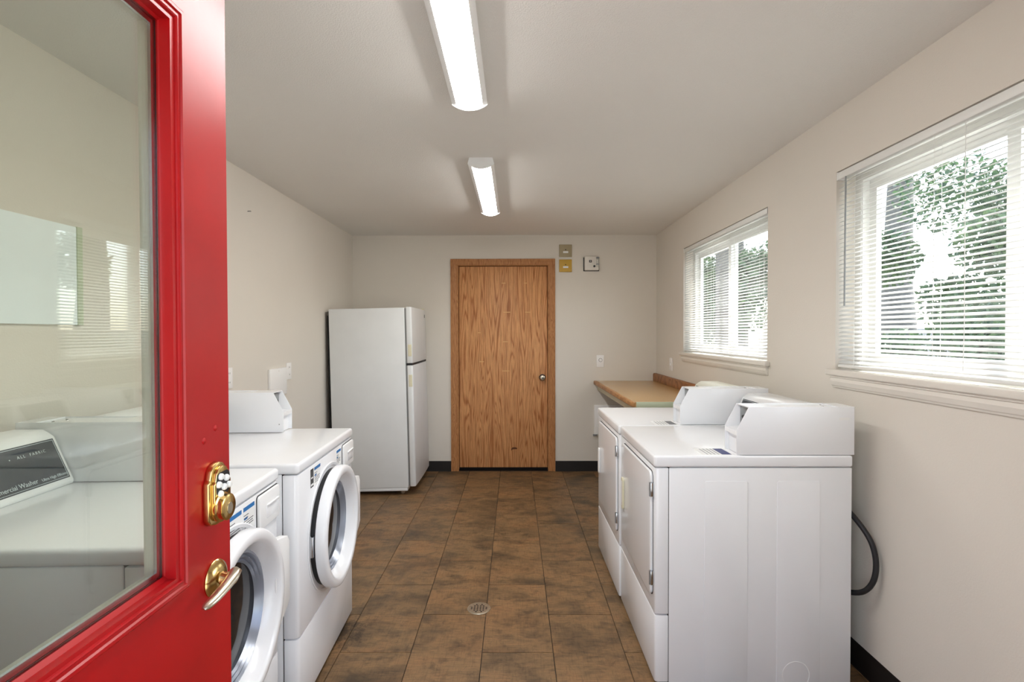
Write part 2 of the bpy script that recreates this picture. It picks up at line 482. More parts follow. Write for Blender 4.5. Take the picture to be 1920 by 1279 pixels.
part('door_jamb', MB().box(DX1-.012, DX1+.01, YB-.004, YB+.12, 0, DZ), M['oaktrim'], d1, world=True)
part('door_jamb', MB().box(DX0, DX1, YB-.004, YB+.12, DZ-.012, DZ+.01), M['oaktrim'], d1, world=True)
slab = part('slab', MB().box(DX0+.016, DX1-.016, YB+.02, YB+.064, .034, DZ-.017), M['oak'], d1, bevel=.002, world=True)
part('threshold', MB().box(DX0, DX1, YB+.0, YB+.13, -.004, .006), M['base'], d1, world=True)
part('gap_blocker', MB().box(DX0, DX1, YB+.045, YB+.06, .004, .05), M['base'], d1, world=True)  # dark filler added to block light leaking in under the slab
part('leak_blocker', MB().box(DX0, DX0+.03, YB+.0645, YB+.085, 0, DZ), M['oaktrim'], d1, world=True)  # three strips added behind the slab edges to block light leaks
part('leak_blocker', MB().box(DX1-.03, DX1, YB+.0645, YB+.085, 0, DZ), M['oaktrim'], d1, world=True)
part('leak_blocker', MB().box(DX0, DX1, YB+.0645, YB+.085, DZ-.03, DZ), M['oaktrim'], d1, world=True)
kx, kz = .284, .955
part('knob_rose', MB().lathe([(.0, 0), (.034, 0), (.034, -.006), (.03, -.012), (.02, -.014), (0, -.014)], (kx, YB+.02, kz), 'y', 32), M['black'], d1, world=True)
part('knob', MB().lathe([(.012, -.01), (.012, -.03), (.024, -.04), (.027, -.052), (.024, -.062), (.012, -.066), (.0, -.066)], (kx, YB+.02, kz), 'y', 32), M['nickel'], d1, world=True)
part('keyhole', MB().lathe([(.0, 0), (.008, 0), (.008, -.002), (0, -.002)], (kx, YB+.02-.066, kz), 'y', 16), M['black'], d1, world=True)
def bpx(px, py):                                                # door-face marks, given as measured spots on the slab
    return ((px-964.2)/184.3, EYE-(py-624.7)/184.3)
for px, py, w in ((950, 585.5, .07), (989, 585.5, .055), (902, 678.5, .05), (948, 696, .07), (947, 641, .05), (944, 531, .04), (985, 531, .03), (898, 624, .03)):
    x, z = bpx(px, py)
    part('tape_scrap', MB().box(x-w/2, x+w/2, YB+.0193, YB+.0201, z-.004, z+.004), M['tape'], slab, world=True)
x, z = bpx(963, 843)
part('veneer_chip', MB().prism([(x-.03, z-.018), (x-.012, z-.006), (x+.03, z-.004), (x+.033, z+.008), (x+.012, z+.016), (x-.014, z+.014), (x-.028, z+.004)], 'y', YB+.0195, YB+.0202), M['dirt'], slab, world=True, label='brown chipped hole in the veneer')

# ------------------------------------------------------------------ red entry door, standing open
DXF, DTH = -.560, .044                                          # outer face plane, thickness
HY, FY = .123, 1.0315                                           # hinge edge, free edge
ZB, ZT = .012, 2.060
LY0, LY1, LZ0, LZ1 = .258, .896, .977, 1.950                    # outer edge of the glazing moulding
GY0, GY1, GZ0, GZ1 = LY0+.034, LY1-.032, LZ0+.028, LZ1-.032      # daylight of the glass
rd = thing('door_2', 'glossy red glazed entry door standing open with brass keypad lock', 'door', (DXF-DTH/2, HY, 0), kind='structure')
XI = DXF-DTH
sl = MB()
for q in ((LY1-.03, FY, ZB, ZT), (HY, LY0+.03, ZB, ZT), (LY0+.03, LY1-.03, LZ1-.028, ZT), (LY0+.03, LY1-.03, ZB, LZ0+.026)): sl.box(XI, DXF, *q)
part('slab', sl, M['red'], rd, world=True, smooth=False)
def lite_frame(x_face, sgn, steps):
    """mitred moulding ring: steps = list of (inset from the outer edge, proud of the door face)"""
    mb = MB(); rings = []
    for ins, h in steps:
        y0, y1, z0, z1 = LY0+ins, LY1-ins, LZ0+ins, LZ1-ins
        rings.append([mb.bm.verts.new((x_face+sgn*h, y, z)) for y, z in ((y0, z0), (y1, z0), (y1, z1), (y0, z1))])
    n = len(rings)
    for i in range(n):
        A, B = rings[i], rings[(i+1) % n]
        for k in range(4): mb.bm.faces.new((A[k], A[(k+1) % 4], B[(k+1) % 4], B[k]))
    return mb
part('moulding', lite_frame(DXF, 1, [(0, -.004), (0, .004), (.003, .006), (.008, .006), (.010, .003), (.015, .003), (.017, .0045), (.019, .003), (.021, -.008), (.0315, -.0195), (.0315, -.0203), (.026, -.0203)]), M['red'], rd, world=True, smooth=False)
part('inner_moulding', lite_frame(XI, -1, [(0, -.004), (0, .009), (.026, .010), (.0315, .008), (.0315, -.0115), (.026, -.0115)]), M['trimw'], rd, world=True, smooth=False)
part('glazing_seal', MB().box(DXF-.0255, DXF-.0235, GY1-.001, GY1+.006, GZ0, GZ1), M['gap'], rd, world=True)
part('glass', MB().box(DXF-.0235, DXF-.0205, LY0+.0325, LY1-.0325, LZ0+.0325, LZ1-.0325), M['doorpane'], rd, world=True, smooth=False)
part('glass', MB().box(DXF-.0320, DXF-.0290, LY0+.0325, LY1-.0325, LZ0+.0325, LZ1-.0325), M['doorpane'], rd, world=True, smooth=False)
sp = MB()
for a, b, c, d in ((LY0+.0325, LY1-.0325, LZ0+.0325, LZ0+.042), (LY0+.0325, LY1-.0325, LZ1-.042, LZ1-.0325), (LY1-.042, LY1-.0325, LZ0+.042, LZ1-.042), (LY0+.0325, LY0+.042, LZ0+.042, LZ1-.042)):
    sp.box(DXF-.0288, DXF-.0237, a, b, c, d)
part('glass_spacer', sp, M['chrome'], rd, world=True)
# keypad deadbolt
ky, kz0, kz1 = .975, 1.057, 1.172
kp = [(ky-.034, kz0+.014), (ky-.026, kz0+.004), (ky-.010, kz0), (ky+.010, kz0), (ky+.026, kz0+.004), (ky+.034, kz0+.014),
      (ky+.034, kz1-.034), (ky+.028, kz1-.030), (ky+.024, kz1-.014), (ky+.014, kz1-.004), (ky, kz1), (ky-.014, kz1-.004), (ky-.024, kz1-.014), (ky-.028, kz1-.030), (ky-.034, kz1-.034)]
key = part('keypad_lock', MB().prism(kp, 'x', DXF, DXF+.012), M['brass'], rd, bevel=.003, world=True, label='brass keypad deadbolt')
kp2 = [(ky+(y-ky)*.8, (kz0+kz1)/2+(z-(kz0+kz1)/2)*.88) for y, z in kp]
part('lock_face', MB().prism(kp2, 'x', DXF+.012, DXF+.019), M['brass'], key, bevel=.002, world=True)
part('keypad_window', MB().prism(rrect(ky-.022, ky+.022, kz0+.054, kz1-.018, .012), 'x', DXF+.019, DXF+.0195), M['black'], key, world=True)
for y, z in ((-.010, .089), (.008, .083), (-.017, .076), (.0, .068), (.016, .068), (-.012, .058)):
    part('key_button', MB().lathe([(.0, 0), (.0062, 0), (.0062, .003), (.0045, .0055), (.0, .006)], (DXF+.0195, ky+y, kz0+z), 'x', 16), M['button'], key, world=True)
part('lock_cylinder', MB().lathe([(0, 0), (.026, 0), (.027, .004), (.0235, .006), (.0225, .012), (.024, .015), (.021, .017), (.0, .017)], (DXF+.016, ky-.004, kz0+.032), 'x', 40), M['brass'], key, world=True)
part('keyhole', MB().lathe([(0, 0), (.0085, 0), (.0085, .0015), (0, .0015)], (DXF+.033, ky-.004, kz0+.030), 'x', 20, sz=1.25), M['steel'], key, world=True)
# lever
ly, lz = .976, .954
lev = part('lever_rose', MB().lathe([(0, 0), (.033, 0), (.034, .003), (.031, .008), (.022, .013), (.016, .015), (.0, .015)], (DXF, ly, lz), 'x', 40), M['brass'], rd, world=True, label='brass lever rose')
part('lever_neck', MB().lathe([(0, .014), (.0125, .014), (.0105, .022), (.0105, .04), (0, .04)], (DXF, ly, lz), 'x', 24), M['brass'], lev, world=True)
path = [(DXF+.032, ly+.010, lz+.013), (DXF+.038, ly+.004, lz+.011), (DXF+.041, ly-.014, lz+.007), (DXF+.041, ly-.040, lz+.001), (DXF+.039, ly-.066, lz-.005), (DXF+.036, ly-.086, lz-.009), (DXF+.034, ly-.092, lz-.011)]
part('lever', MB().tube(path, .009, 14, [.006, .0105, .0115, .0105, .0095, .008, .004], .62), M['nickel'], lev, world=True, label='satin nickel lever')
for y, z in ((.948, 1.215), (.985, 1.232)):
    part('plug', MB().lathe([(0, 0), (.006, 0), (.004, .0015), (0, .002)], (DXF, y, z), 'x', 16), M['red'], rd, world=True)
for z in (.25, 1.05, 1.85):
    part('hinge', MB().lathe([(0, 0), (.007, 0), (.007, .09), (0, .09)], (DXF-DTH-.004, HY-.004, z), 'z', 14), M['brass'], rd, world=True)

# ------------------------------------------------------------------ windows with sills
for n, (a, b) in enumerate(WIN):
    lab = ['wide white vinyl sliding window nearest the camera in the right wall', 'white vinyl sliding window above the tan counter'][n]
    w = thing('window_%d' % (n+1), lab, 'window', (XR+.1, (a+b)/2, WZ0), kind='structure')
    x0, x1 = XR+.085, XR+.145
    fr = MB()
    for q in ((x0, x1, a, b, WZ0, WZ0+.05), (x0, x1, a, b, WZ1-.05, WZ1), (x0, x1, a, a+.05, WZ0+.05, WZ1-.05), (x0, x1, b-.05, b, WZ0+.05, WZ1-.05)): fr.box(*q)
    part('window_frame', fr, M['vinyl'], w, world=True)
    m = (a+b)/2
    for s_, (p, q, dx) in enumerate(((a+.05, m+.03, .012), (m-.03, b-.05, .034))):
        sf = MB(); xs0, xs1 = x0+dx-.004, x0+dx+.018; t = .045
        for r in ((xs0, xs1, p, q, WZ0+.05, WZ0+.05+t), (xs0, xs1, p, q, WZ1-.05-t, WZ1-.05), (xs0, xs1, p, p+t, WZ0+.05+t, WZ1-.05-t), (xs0, xs1, q-t, q, WZ0+.05+t, WZ1-.05-t)): sf.box(*r)
        sash = part('sash', sf, M['vinyl'], w, world=True)
        part('pane', MB().box(x0+dx+.005, x0+dx+.009, p+t, q-t, WZ0+.05+t, WZ1-.05-t), M['pane'], sash, world=True, smooth=False)
    part('sill', MB().box(XR-.026, XR+.09, a-.0, b+.0, WZ0-.002, WZ0+.021), M['trimw'], w, world=True, bevel=.003)
    part('sill_nose', MB().box(XR-.030, XR-.0005, a-.035, b+.03, WZ0-.004, WZ0+.022), M['trimw'], w, world=True, bevel=.005, seg=3)
    ap = [(XR, WZ0-.004), (XR-.020, WZ0-.004), (XR-.020, WZ0-.012), (XR-.014, WZ0-.016), (XR-.017, WZ0-.030), (XR-.012, WZ0-.048), (XR-.009, WZ0-.052), (XR-.007, WZ0-.058), (XR, WZ0-.058)]
    part('apron', MB().prism(ap, 'y', a-.015, b+.01), M['trimw'], w, world=True, smooth=False)

# ------------------------------------------------------------------ blinds
def slat_mesh(length):
    d, T, cr, th = .0127, math.radians(23), .0024, .0005
    top, bot = [], []
    for k in range(6):
        u = -1+2*k/5; x = u*d; z = cr*(1-u*u)
        xx, zz = x*math.cos(T)-z*math.sin(T), x*math.sin(T)+z*math.cos(T)
        top.append((xx, zz+th)); bot.append((xx, zz-th))
    me = MB().prism(top+bot[::-1], 'y', -length/2, length/2).mesh('slat')
    me.materials.append(M['slat'])
    for p in me.polygons: p.use_smooth = False
    return me
for n, (a, b) in enumerate(WIN):
    lab = ['open white mini blind in the large window nearest the camera', 'open white mini blind in the window above the tan counter'][n]
    bx = XR+.022
    ya, yb = a+.006, b-.004
    t = thing('window_blind', lab, 'blind', (bx, (a+b)/2, WZ0+.022), group='mini blinds on the right wall')
    L = yb-ya; cyy = (ya+yb)/2
    part('headrail', MB().box(bx-.020, bx+.018, ya, yb, WZ1-.036, WZ1-.004), M['vinyl'], t, world=True, bevel=.003)
    part('headrail_end', MB().box(bx-.0215, bx+.0195, ya-.003, ya+.004, WZ1-.038, WZ1-.003), M['chrome'], t, world=True)
    part('headrail_end', MB().box(bx-.0215, bx+.0195, yb-.004, yb+.003, WZ1-.038, WZ1-.003), M['vinyl'], t, world=True)
    me = slat_mesh(L); zt, zb = WZ1-.052, WZ0+.056; N = 43
    for k in range(N):
        z = zt+(zb-zt)*k/(N-1)
        o = bpy.data.objects.new('slat', me); COL.objects.link(o); o.parent = t
        o.location = (0, cyy-(a+b)/2, z-(WZ0+.022))
        o.rotation_euler = (math.radians(random.uniform(-.05, .05)), math.radians(random.uniform(-1.5, 1.5)), 0)
    part('bottom_rail', MB().prism(rrect(bx-.012, bx+.012, WZ0+.030, WZ0+.044, .005, 3), 'y', ya, yb), M['vinyl'], t, world=True)
    for f in (.075, .36, .64, .925):
        for dx in (-.0135, .0135):
            part('ladder_cord', MB().tube([(bx+dx, ya+L*f, WZ1-.04), (bx+dx, ya+L*f, WZ0+.04)], .0007, 5), M['vinyl'], t, world=True)
        part('cord_clip', MB().box(bx-.014, bx+.014, ya+L*f-.012, ya+L*f+.012, WZ0+.026, WZ0+.032), M['clear'], t, world=True)
    part('tilt_wand', MB().tube([(bx-.024, yb-.065, WZ1-.038), (bx-.026, yb-.065, WZ1-.6)], .0035, 6), M['grey'] if n == 0 else M['clear'], t, world=True)
    part('lift_cord', MB().tube([(bx-.020, ya+L*.55, WZ1-.04), (bx-.018, ya+L*.55, WZ0+.20), (bx-.017, ya+L*.553, WZ0+.06)], .0012, 5), M['vinyl'], t, world=True)

# ------------------------------------------------------------------ ceiling lights
def ceiling_light(label, y0, y1, xc):
    t = thing('ceiling_light', label, 'light', (xc, (y0+y1)/2, ZC), group='wraparound ceiling lights')
    hw = .066; arc = []
    for k in range(13):
        u = -1+2*k/12
        arc.append((xc+u*.054, ZC-.040-.019*(1-u*u)))
    h = MB()
    for s_ in (-1, 1):
        h.prism([(xc+s_*hw, ZC), (xc+s_*.074, ZC-.034), (xc+s_*.0545, ZC-.041), (xc+s_*.05, ZC-.036), (xc+s_*.045, ZC)], 'y', y0+.006, y1-.006)
    part('housing', h, M['white2'], t, world=True, smooth=False)
    part('diffuser', MB().prism(arc, 'y', y0+.008, y1-.008), M['lamp'], t, world=True)
    cap = [(xc+hw, ZC), (xc+.0755, ZC-.035)]
    for k in range(11):
        u = 1-2*k/10; cap.append((xc+u*.07, ZC-.041-.021*(1-u*u)))
    cap += [(xc-.0755, ZC-.035), (xc-hw, ZC)]
    for a, b in ((y0, y0+.009), (y1-.009, y1)):
        part('end_cap', MB().prism(cap, 'y', a, b), M['white2'], t, world=True, smooth=False)
    return t
ceiling_light('lit white strip light on the ceiling nearest the camera', .99, 2.235, -.185)
ceiling_light('lit white strip light on the ceiling nearer the oak door', 3.003, 4.225, -.188)

# ------------------------------------------------------------------ laundry machines (local frame: front is +x, top is z)
def coin_box(t, x0, y0, y1, z0, mat, open_lock=True):
    """tall coin box: chamfered open front between two side plates"""
    xb, zt, zm, xc = x0-.465, z0+.192, z0+.100, x0-.048
    th = .0035
    prof = [(xb, z0+.002), (x0, z0+.002), (x0, zm), (xc, zt), (xb, zt)]
    bx = part('coin_box', MB().prism([(xb, z0+.002), (x0-.10, z0+.002), (x0-.10, zt-.004), (xb, zt-.004)], 'y', y0+th, y1-th), mat, t, label='white metal coin box')
    for a, b in ((y0, y0+th), (y1-th, y1)):
        part('side_plate', MB().prism(prof, 'y', a, b), mat, bx, bevel=.0012)
    part('top_plate', MB().box(x0-.16, xc, y0+th, y1-th, zt-.004, zt), mat, bx)
    part('back_rim', MB().box(xb, xb+.06, y0+th, y1-th, zt-.004, zt), mat, bx)
    part('shelf', MB().prism([(x0-.10, zm-.012), (x0-.002, zm-.022), (x0-.002, zm-.004), (x0-.10, zm+.004)], 'y', y0+th, y1-th), mat, bx)
    part('lower_face', MB().box(x0-.10, x0-.016, y0+th, y1-th, z0+.002, zm-.020), mat, bx)
    part('coin_slide', MB().box(x0-.10, x0-.060, y0+.010, y1-.010, zm+.006, zt-.010), M['grey'], bx, bevel=.002)
    part('lock', MB().lathe([(0, 0), (.008, 0), (.008, .010), (.006, .012), (0, .012)], (x0-.060, (y0+y1)/2, zm+.045), 'x', 16), M['black'], bx)
    for dy in (.3, .62):
        part('rivet', MB().lathe([(0, 0), (.0042, 0), (.0035, .0025), (0, .003)], (xb+.075+dy*.04, y0+(y1-y0)*dy, zt-.004), 'z', 12), M['chrome'], bx)
    part('side_slot', MB().prism(rrect(xb+.02, xb+.062, zt-.052, zt-.042, .0048, 4), 'y', y1-.0005, y1+.0006), M['paper'], bx)
    part('side_slot', MB().prism(rrect(xb+.02, xb+.062, zt-.052, zt-.042, .0048, 4), 'y', y0-.0006, y0+.0005), M['paper'], bx)
    part('screw', MB().lathe([(0, 0), (.0028, 0), (.002, .0012), (0, .0014)], (x0-.02, y0-.0012, z0+.04), 'y', 10), M['grey'], bx)
    return bx

def console(t, y0, y1, z0, xf, mat, text=None):
    """control console at the back: sloped dark panel in a pale frame"""
    xt, zt, xb = xf-.060, z0+.172, -.385
    c = part('console', MB().prism([(xb, z0), (xf, z0), (xf+.004, z0+.012), (xt+.004, zt-.022), (xt-.012, zt-.010), (xt-.030, zt), (xb, zt)], 'y', y0, y1), mat, t, bevel=.004)
    P0 = Vector((xf+.004, 0, z0+.012)); P1 = Vector((xt+.004, 0, zt-.022)); v = (P1-P0).normalized(); nrm = Vector((v.z, 0, -v.x))
    ln = (P1-P0).length
    def quad(u0, u1, s0, s1, h, th):
        mb = MB(); vv = []
        for hh in (h-th, h):
            for u, s_ in ((u0, s0), (u1, s0), (u1, s1), (u0, s1)):
                p = P0+v*s_+nrm*hh; vv.append(mb.bm.verts.new((p.x, u, p.z)))
        for f in ((0,1,2,3), (4,5,6,7), (0,1,5,4), (1,2,6,5), (2,3,7,6), (3,0,4,7)): mb.bm.faces.new([vv[i] for i in f])
        return mb
    part('console_panel', quad(y0+.022, y1-.012, .012, ln-.006, .0012, .0016), M['panel'], c, label='dark grey printed panel')
    fr = MB()
    A, B, C, D_ = y0+.026, y1-.016, .016, ln-.010
    for q in ((A, B, C, C+.0014), (A, B, D_-.0014, D_), (A, A+.0014, C, D_), (B-.0014, B, C, D_)):
        sub = quad(*q, .0018, .0008); tmp = bpy.data.meshes.new('x'); sub.bm.to_mesh(tmp); fr.bm.from_mesh(tmp); bpy.data.meshes.remove(tmp)
    part('panel_outline', fr, M['panel_line'], c)
    if text:
        for body, size, y_, s_, al, sp_ in text:
            p = P0+v*s_+nrm*.0014
            part('lettering', text_mesh(body, size, (p.x, y_, p.z), (0, 1, 0), v, .0002, sp_, al), M['panel_line'], c, smooth=False)
    return c

def sticker(t, x, y0, y1, z0, z1, head, mats=('paper', 'blue', 'print')):
    """label stuck on a front panel at local x"""
    s_ = part('sticker', MB().box(x, x+.0006, y0, y1, z0, z1), M[mats[0]], t)
    h = (z1-z0)
    part('sticker_header', MB().box(x+.0006, x+.0009, y0+.002, y1-.002, z1-h*.2, z1-h*.04), M[mats[1]], s_)
    pr = MB()
    for k, (f, w) in enumerate(((.62, .45), (.52, .4), (.40, .9), (.31, .85), (.22, .9), (.13, .6))):
        pr.box(x+.0006, x+.0009, y0+.004, y0+.004+(y1-y0-.008)*w, z0+h*f, z0+h*(f+.035))
    part('sticker_print', pr, M[mats[2]], s_)
    if head:
        part('sticker_mark', MB().box(x+.0006, x+.0009, y0+.006, y0+.006+(y1-y0)*.28, z0+h*.47, z0+h*.56), M['blue'], s_)
    return s_

def front_washer(label, loc, rotz, W, box_y, text=None, energy=False):
    t = thing('washing_machine', label, 'washer', loc, rotz, 'front-loading washers along the left wall')
    D = .74; hx, hy = D/2, W/2; ZT_, LIP = .935, .895
    part('cabinet', MB().box(-hx, hx-.058, -hy+.004, hy-.004, .016, LIP), M['white'], t, bevel=.004)
    part('seam', MB().box(hx-.06, hx-.054, -hy+.008, hy-.008, .02, LIP+.001), M['gap'], t)
    part('front_panel', MB().prism([(hx-.055, -hy+.003), (hx-.016, -hy+.003), (hx-.005, -hy+.008), (hx, -hy+.02), (hx, hy-.02), (hx-.005, hy-.008), (hx-.016, hy-.003), (hx-.055, hy-.003)], 'z', .292, LIP-.003), M['white'], t, bevel=.003)
    part('service_panel', MB().prism([(hx-.055, -hy+.003), (hx-.016, -hy+.003), (hx-.005, -hy+.008), (hx, -hy+.02), (hx, hy-.02), (hx-.005, hy-.008), (hx-.016, hy-.003), (hx-.055, hy-.003)], 'z', .022, .287), M['white'], t, bevel=.004)
    part('top', MB().prism(rrect(-hx, hx+.004, -hy, hy, .014, 4), 'z', LIP, ZT_), M['white'], t, bevel=.011, seg=4)
    part('base', MB().box(-hx+.02, hx-.02, -hy+.02, hy-.02, 0, .03), M['black'], t)
    # porthole door
    c = (hx, -.005, .585)
    part('gasket', MB().lathe([(.200, .0), (.238, .0), (.238, .024), (.205, .024)], c, 'x', 64, closed=True), M['black'], t, label='black rubber gasket')
    part('door_recess', MB().lathe([(.250, -.002), (.264, -.002), (.266, .002), (.262, .0045), (.252, .003)], c, 'x', 64, closed=True), M['white'], t)
    dr = part('door', MB().lathe([(.236, .020), (.247, .022), (.251, .028), (.250, .055), (.247, .061), (.240, .065), (.222, .065), (.215, .062), (.210, .054), (.186, .014), (.186, .010), (.21, .02)], c, 'x', 72, closed=True), M['white'], t, label='round white porthole door')
    part('bezel', MB().lathe([(.189, .019), (.181, .022), (.176, .009), (.169, .017), (.164, .005), (.157, .012), (.153, .003), (.151, .002), (.151, .0), (.189, .0)], c, 'x', 72, closed=True), M['ring'], dr)
    part('door_glass', MB().lathe([(.154, .003), (.148, .0032), (.135, .004), (.11, .007), (.06, .011), (.0, .013)], c, 'x', 64), M['wglass'], dr)
    part('door_handle', MB().prism([(.20, .585-.165), (.290, .585-.118), (.316, .585-.098), (.316, .585+.105), (.300, .585+.128), (.20, .585+.150)], 'x', hx+.022, hx+.052), M['white2'], dr, bevel=.004)
    part('hinge', MB().box(hx, hx+.018, -.262, -.235, .545, .625), M['chrome'], dr, bevel=.002)
    # detergent drawer, top right seen from the front
    dw = part('drawer', MB().prism(rrect(hy-.175, hy-.012, .772, .882, .012, 4), 'x', hx-.002, hx+.010), M['white2'], t, bevel=.004)
    part('drawer_joint', MB().prism(rrect(hy-.178, hy-.010, .769, .885, .013, 4), 'x', hx-.004, hx+.0015), M['gap'], dw)
    part('drawer_pull', MB().prism(rrect(hy-.125, hy-.025, .795, .842, .010, 4), 'x', hx+.009, hx+.0106), M['white'], dw, bevel=.001)
    part('pull_shadow_lip', MB().box(hx+.010, hx+.016, hy-.12, hy-.03, .838, .843), M['white2'], dw, bevel=.002)
    # labels on the front panel
    if energy:
        e = part('energy_sticker', MB().box(hx, hx+.0006, -.232, -.198, .806, .878), M['black'], t, label='black energy sticker')
        part('sticker_mark', MB().box(hx+.0006, hx+.0009, -.226, -.206, .84, .846), M['paper'], e)
        part('sticker_mark', MB().box(hx+.0006, hx+.0009, -.229, -.201, .812, .820), M['paper'], e)
        sticker(t, hx, -.192, -.115, .806, .880, True)
        sticker(t, hx, hy-.265, hy-.197, .806, .880, True)
    else:
        sticker(t, hx, .0, .078, .800, .880, True)
        sticker(t, hx, .086, .164, .800, .880, True)
    coin_box(t, .078, box_y[0], box_y[1], ZT_, M['white'])
    console(t, -hy+.012, box_y[0]-.006, ZT_, -.205, M['white2'], text)
    for sx in (-1, 1):
        for sy in (-1, 1):
            part('foot', MB().lathe([(0, 0), (.02, 0), (.02, .02), (0, .02)], (sx*(hx-.06), sy*(hy-.06), 0), 'z', 14), M['black'], t)
    return t

PANEL_TEXT = [('Commercial Washer', .0192, .062, .024, 'RIGHT', 1.0), ('Ultra High Efficiency', .0122, .075, .024, 'LEFT', 1.0), ('ALL  FABRIC', .0125, .032, .108, 'LEFT', 1.45), ('\u2022', .014, .005, .106, 'LEFT', 1.0)]
front_washer('white front-loading washer with dark lettered console, half behind the red door', (-1.192, 1.494, 0), math.radians(2.3), .706, (.19, .315), PANEL_TEXT)
front_washer('white front-loading washer standing next to the refrigerator', (-1.172, 2.262, 0), math.radians(2.1), .735, (.250, .357), None, True)

def dryer(label, loc, rotz, W, box_y, cream, near):
    t = thing('clothes_dryer', label, 'dryer', loc, rotz, 'coin dryers along the window wall')
    D = .782; hx, hy = D/2, W/2; ZT_, LIP = .922, .876
    part('cabinet', MB().box(-hx+.004, hx-.056, -hy+.003, hy-.003, .012, LIP-.003), M['white'], t, bevel=.003)
    part('seam', MB().box(hx-.058, hx-.053, -hy+.006, hy-.006, .016, LIP+.001), M['gap'], t)
    fp = lambda: [(hx-.054, -hy+.003), (hx-.012, -hy+.003), (hx-.003, -hy+.007), (hx, -hy+.016), (hx, hy-.016), (hx-.003, hy-.007), (hx-.012, hy-.003), (hx-.054, hy-.003)]
    part('front_panel', MB().prism(fp(), 'z', .290, LIP-.003), M['white'], t, bevel=.003)
    part('lower_panel', MB().prism(fp(), 'z', .018, .284), M['white'], t, bevel=.003)
    part('top', MB().prism(rrect(-hx, hx+.004, -hy, hy, .012, 4), 'z', LIP, ZT_), M['white'], t, bevel=.009, seg=4)
    part('base', MB().box(-hx+.02, hx-.02, -hy+.015, hy-.015, 0, .02), M['black'], t)
    # door with rounded corners, hinged at the +y edge
    y0, y1, z0, z1 = -hy+.085, hy-.030, .352, .850
    part('door_joint', MB().prism(rrect(y0-.004, y1+.004, z0-.004, z1+.004, .030, 6), 'x', hx-.003, hx+.0012), M['gap'], t)
    dr = part('door', MB().prism(rrect(y0, y1, z0, z1, .028, 6), 'x', hx-.002, hx+.011), M['white'], t, bevel=.004, seg=3)
    part('door_handle', MB().prism(rrect(y0+.020, y0+.062, .528, .686, .014, 5), 'x', hx+.010, hx+.020), M['cream'] if near else M['white2'], dr, bevel=.005, seg=3)
    part('handle_recess', MB().prism(rrect(y0+.034, y0+.050, .545, .670, .007, 4), 'x', hx+.0195, hx+.0206), M['plate'], dr)
    for z in (.40, .755):
        h = part('hinge', MB().box(hx+.002, hx+.013, y1-.003, y1+.015, z, z+.055), M['chrome'], dr, bevel=.002)
        part('hinge_pin', MB().lathe([(0, 0), (.0045, 0), (.0045, .057), (0, .057)], (hx+.013, y1+.004, z-.001), 'z', 10), M['grey'], dr)
    # pressed panels on the side that faces the room entrance (+y)
    if near:
        for xa, xb in ((.023, .195), (-.263, -.092)):
            fr = MB().prism(rrect(xa, xb, .0, .822, .02, 4)[0:0] or [(xa, .016), (xb, .016), (xb, .816), (xb-.006, .822), (xa+.006, .822), (xa, .816)], 'y', hy-.004, hy-.0008)
            part('pressed_panel', fr, M['white'], t, bevel=.0018)
        part('vent_knockout', MB().lathe([(.052, 0), (.055, 0), (.055, .0012), (.052, .0012)], (-.169, hy-.0012, .048), 'y', 40, closed=True), M['white2'], t)
    coin_box(t, .068, box_y[0], box_y[1], ZT_, M['white'])
    console(t, -hy+.006, box_y[0]-.006, ZT_, -.185, M['cream2'] if cream else M['white'])
    # instruction sticker on the top, in front of the coin box
    s_ = part('sticker', MB().box(.072, .072+.125, box_y[0]-.01, box_y[1]-.01, ZT_-.0002, ZT_+.0005), M['paper'], t)
    part('sticker_print', MB().box(.080, .118, box_y[0]-.004, box_y[1]-.016, ZT_+.0005, ZT_+.0008), M['navy'] if near else M['print'], s_)
    pr = MB()
    for k in range(4): pr.box(.128+k*.015, .131+k*.015, box_y[0]-.002, box_y[1]-.02, ZT_+.0005, ZT_+.0008)
    part('sticker_print', pr, M['print'], s_)
    return t

dn = dryer('white coin dryer in front with its plain side toward the camera', (.946, 2.425, 0), PI, .680, (.215, .334), False, True)
dryer('white coin dryer standing between the front dryer and the tan counter', (.938, 3.110, 0), PI+math.radians(.3), .676, (.205, .325), True, False)
# power cord looping behind the near dryer (part of it)
pts = []
ctrl = [(1.325, 2.26, .72), (1.345, 2.19, .705), (1.368, 2.12, .66), (1.398, 2.075, .59), (1.412, 2.062, .51), (1.404, 2.066, .43), (1.378, 2.095, .375), (1.345, 2.16, .352), (1.36, 2.26, .35)]
for i in range(len(ctrl)-1):
    p0, p1, p2, p3 = (Vector(ctrl[max(i-1, 0)]), Vector(ctrl[i]), Vector(ctrl[i+1]), Vector(ctrl[min(i+2, len(ctrl)-1)]))
    for k in range(6):
        u = k/6
        pts.append(.5*((2*p1)+(-p0+p2)*u+(2*p0-5*p1+4*p2-p3)*u*u+(-p0+3*p1-3*p2+p3)*u**3))
pts.append(Vector(ctrl[-1]))
loc = Vector(dn.location)
loc_pts = [(-(p.x-loc.x), -(p.y-loc.y), p.z) for p in pts]
part('power_cord', MB().tube(loc_pts, .0105, 12), M['rubber'], dn, label='thick black power cord')

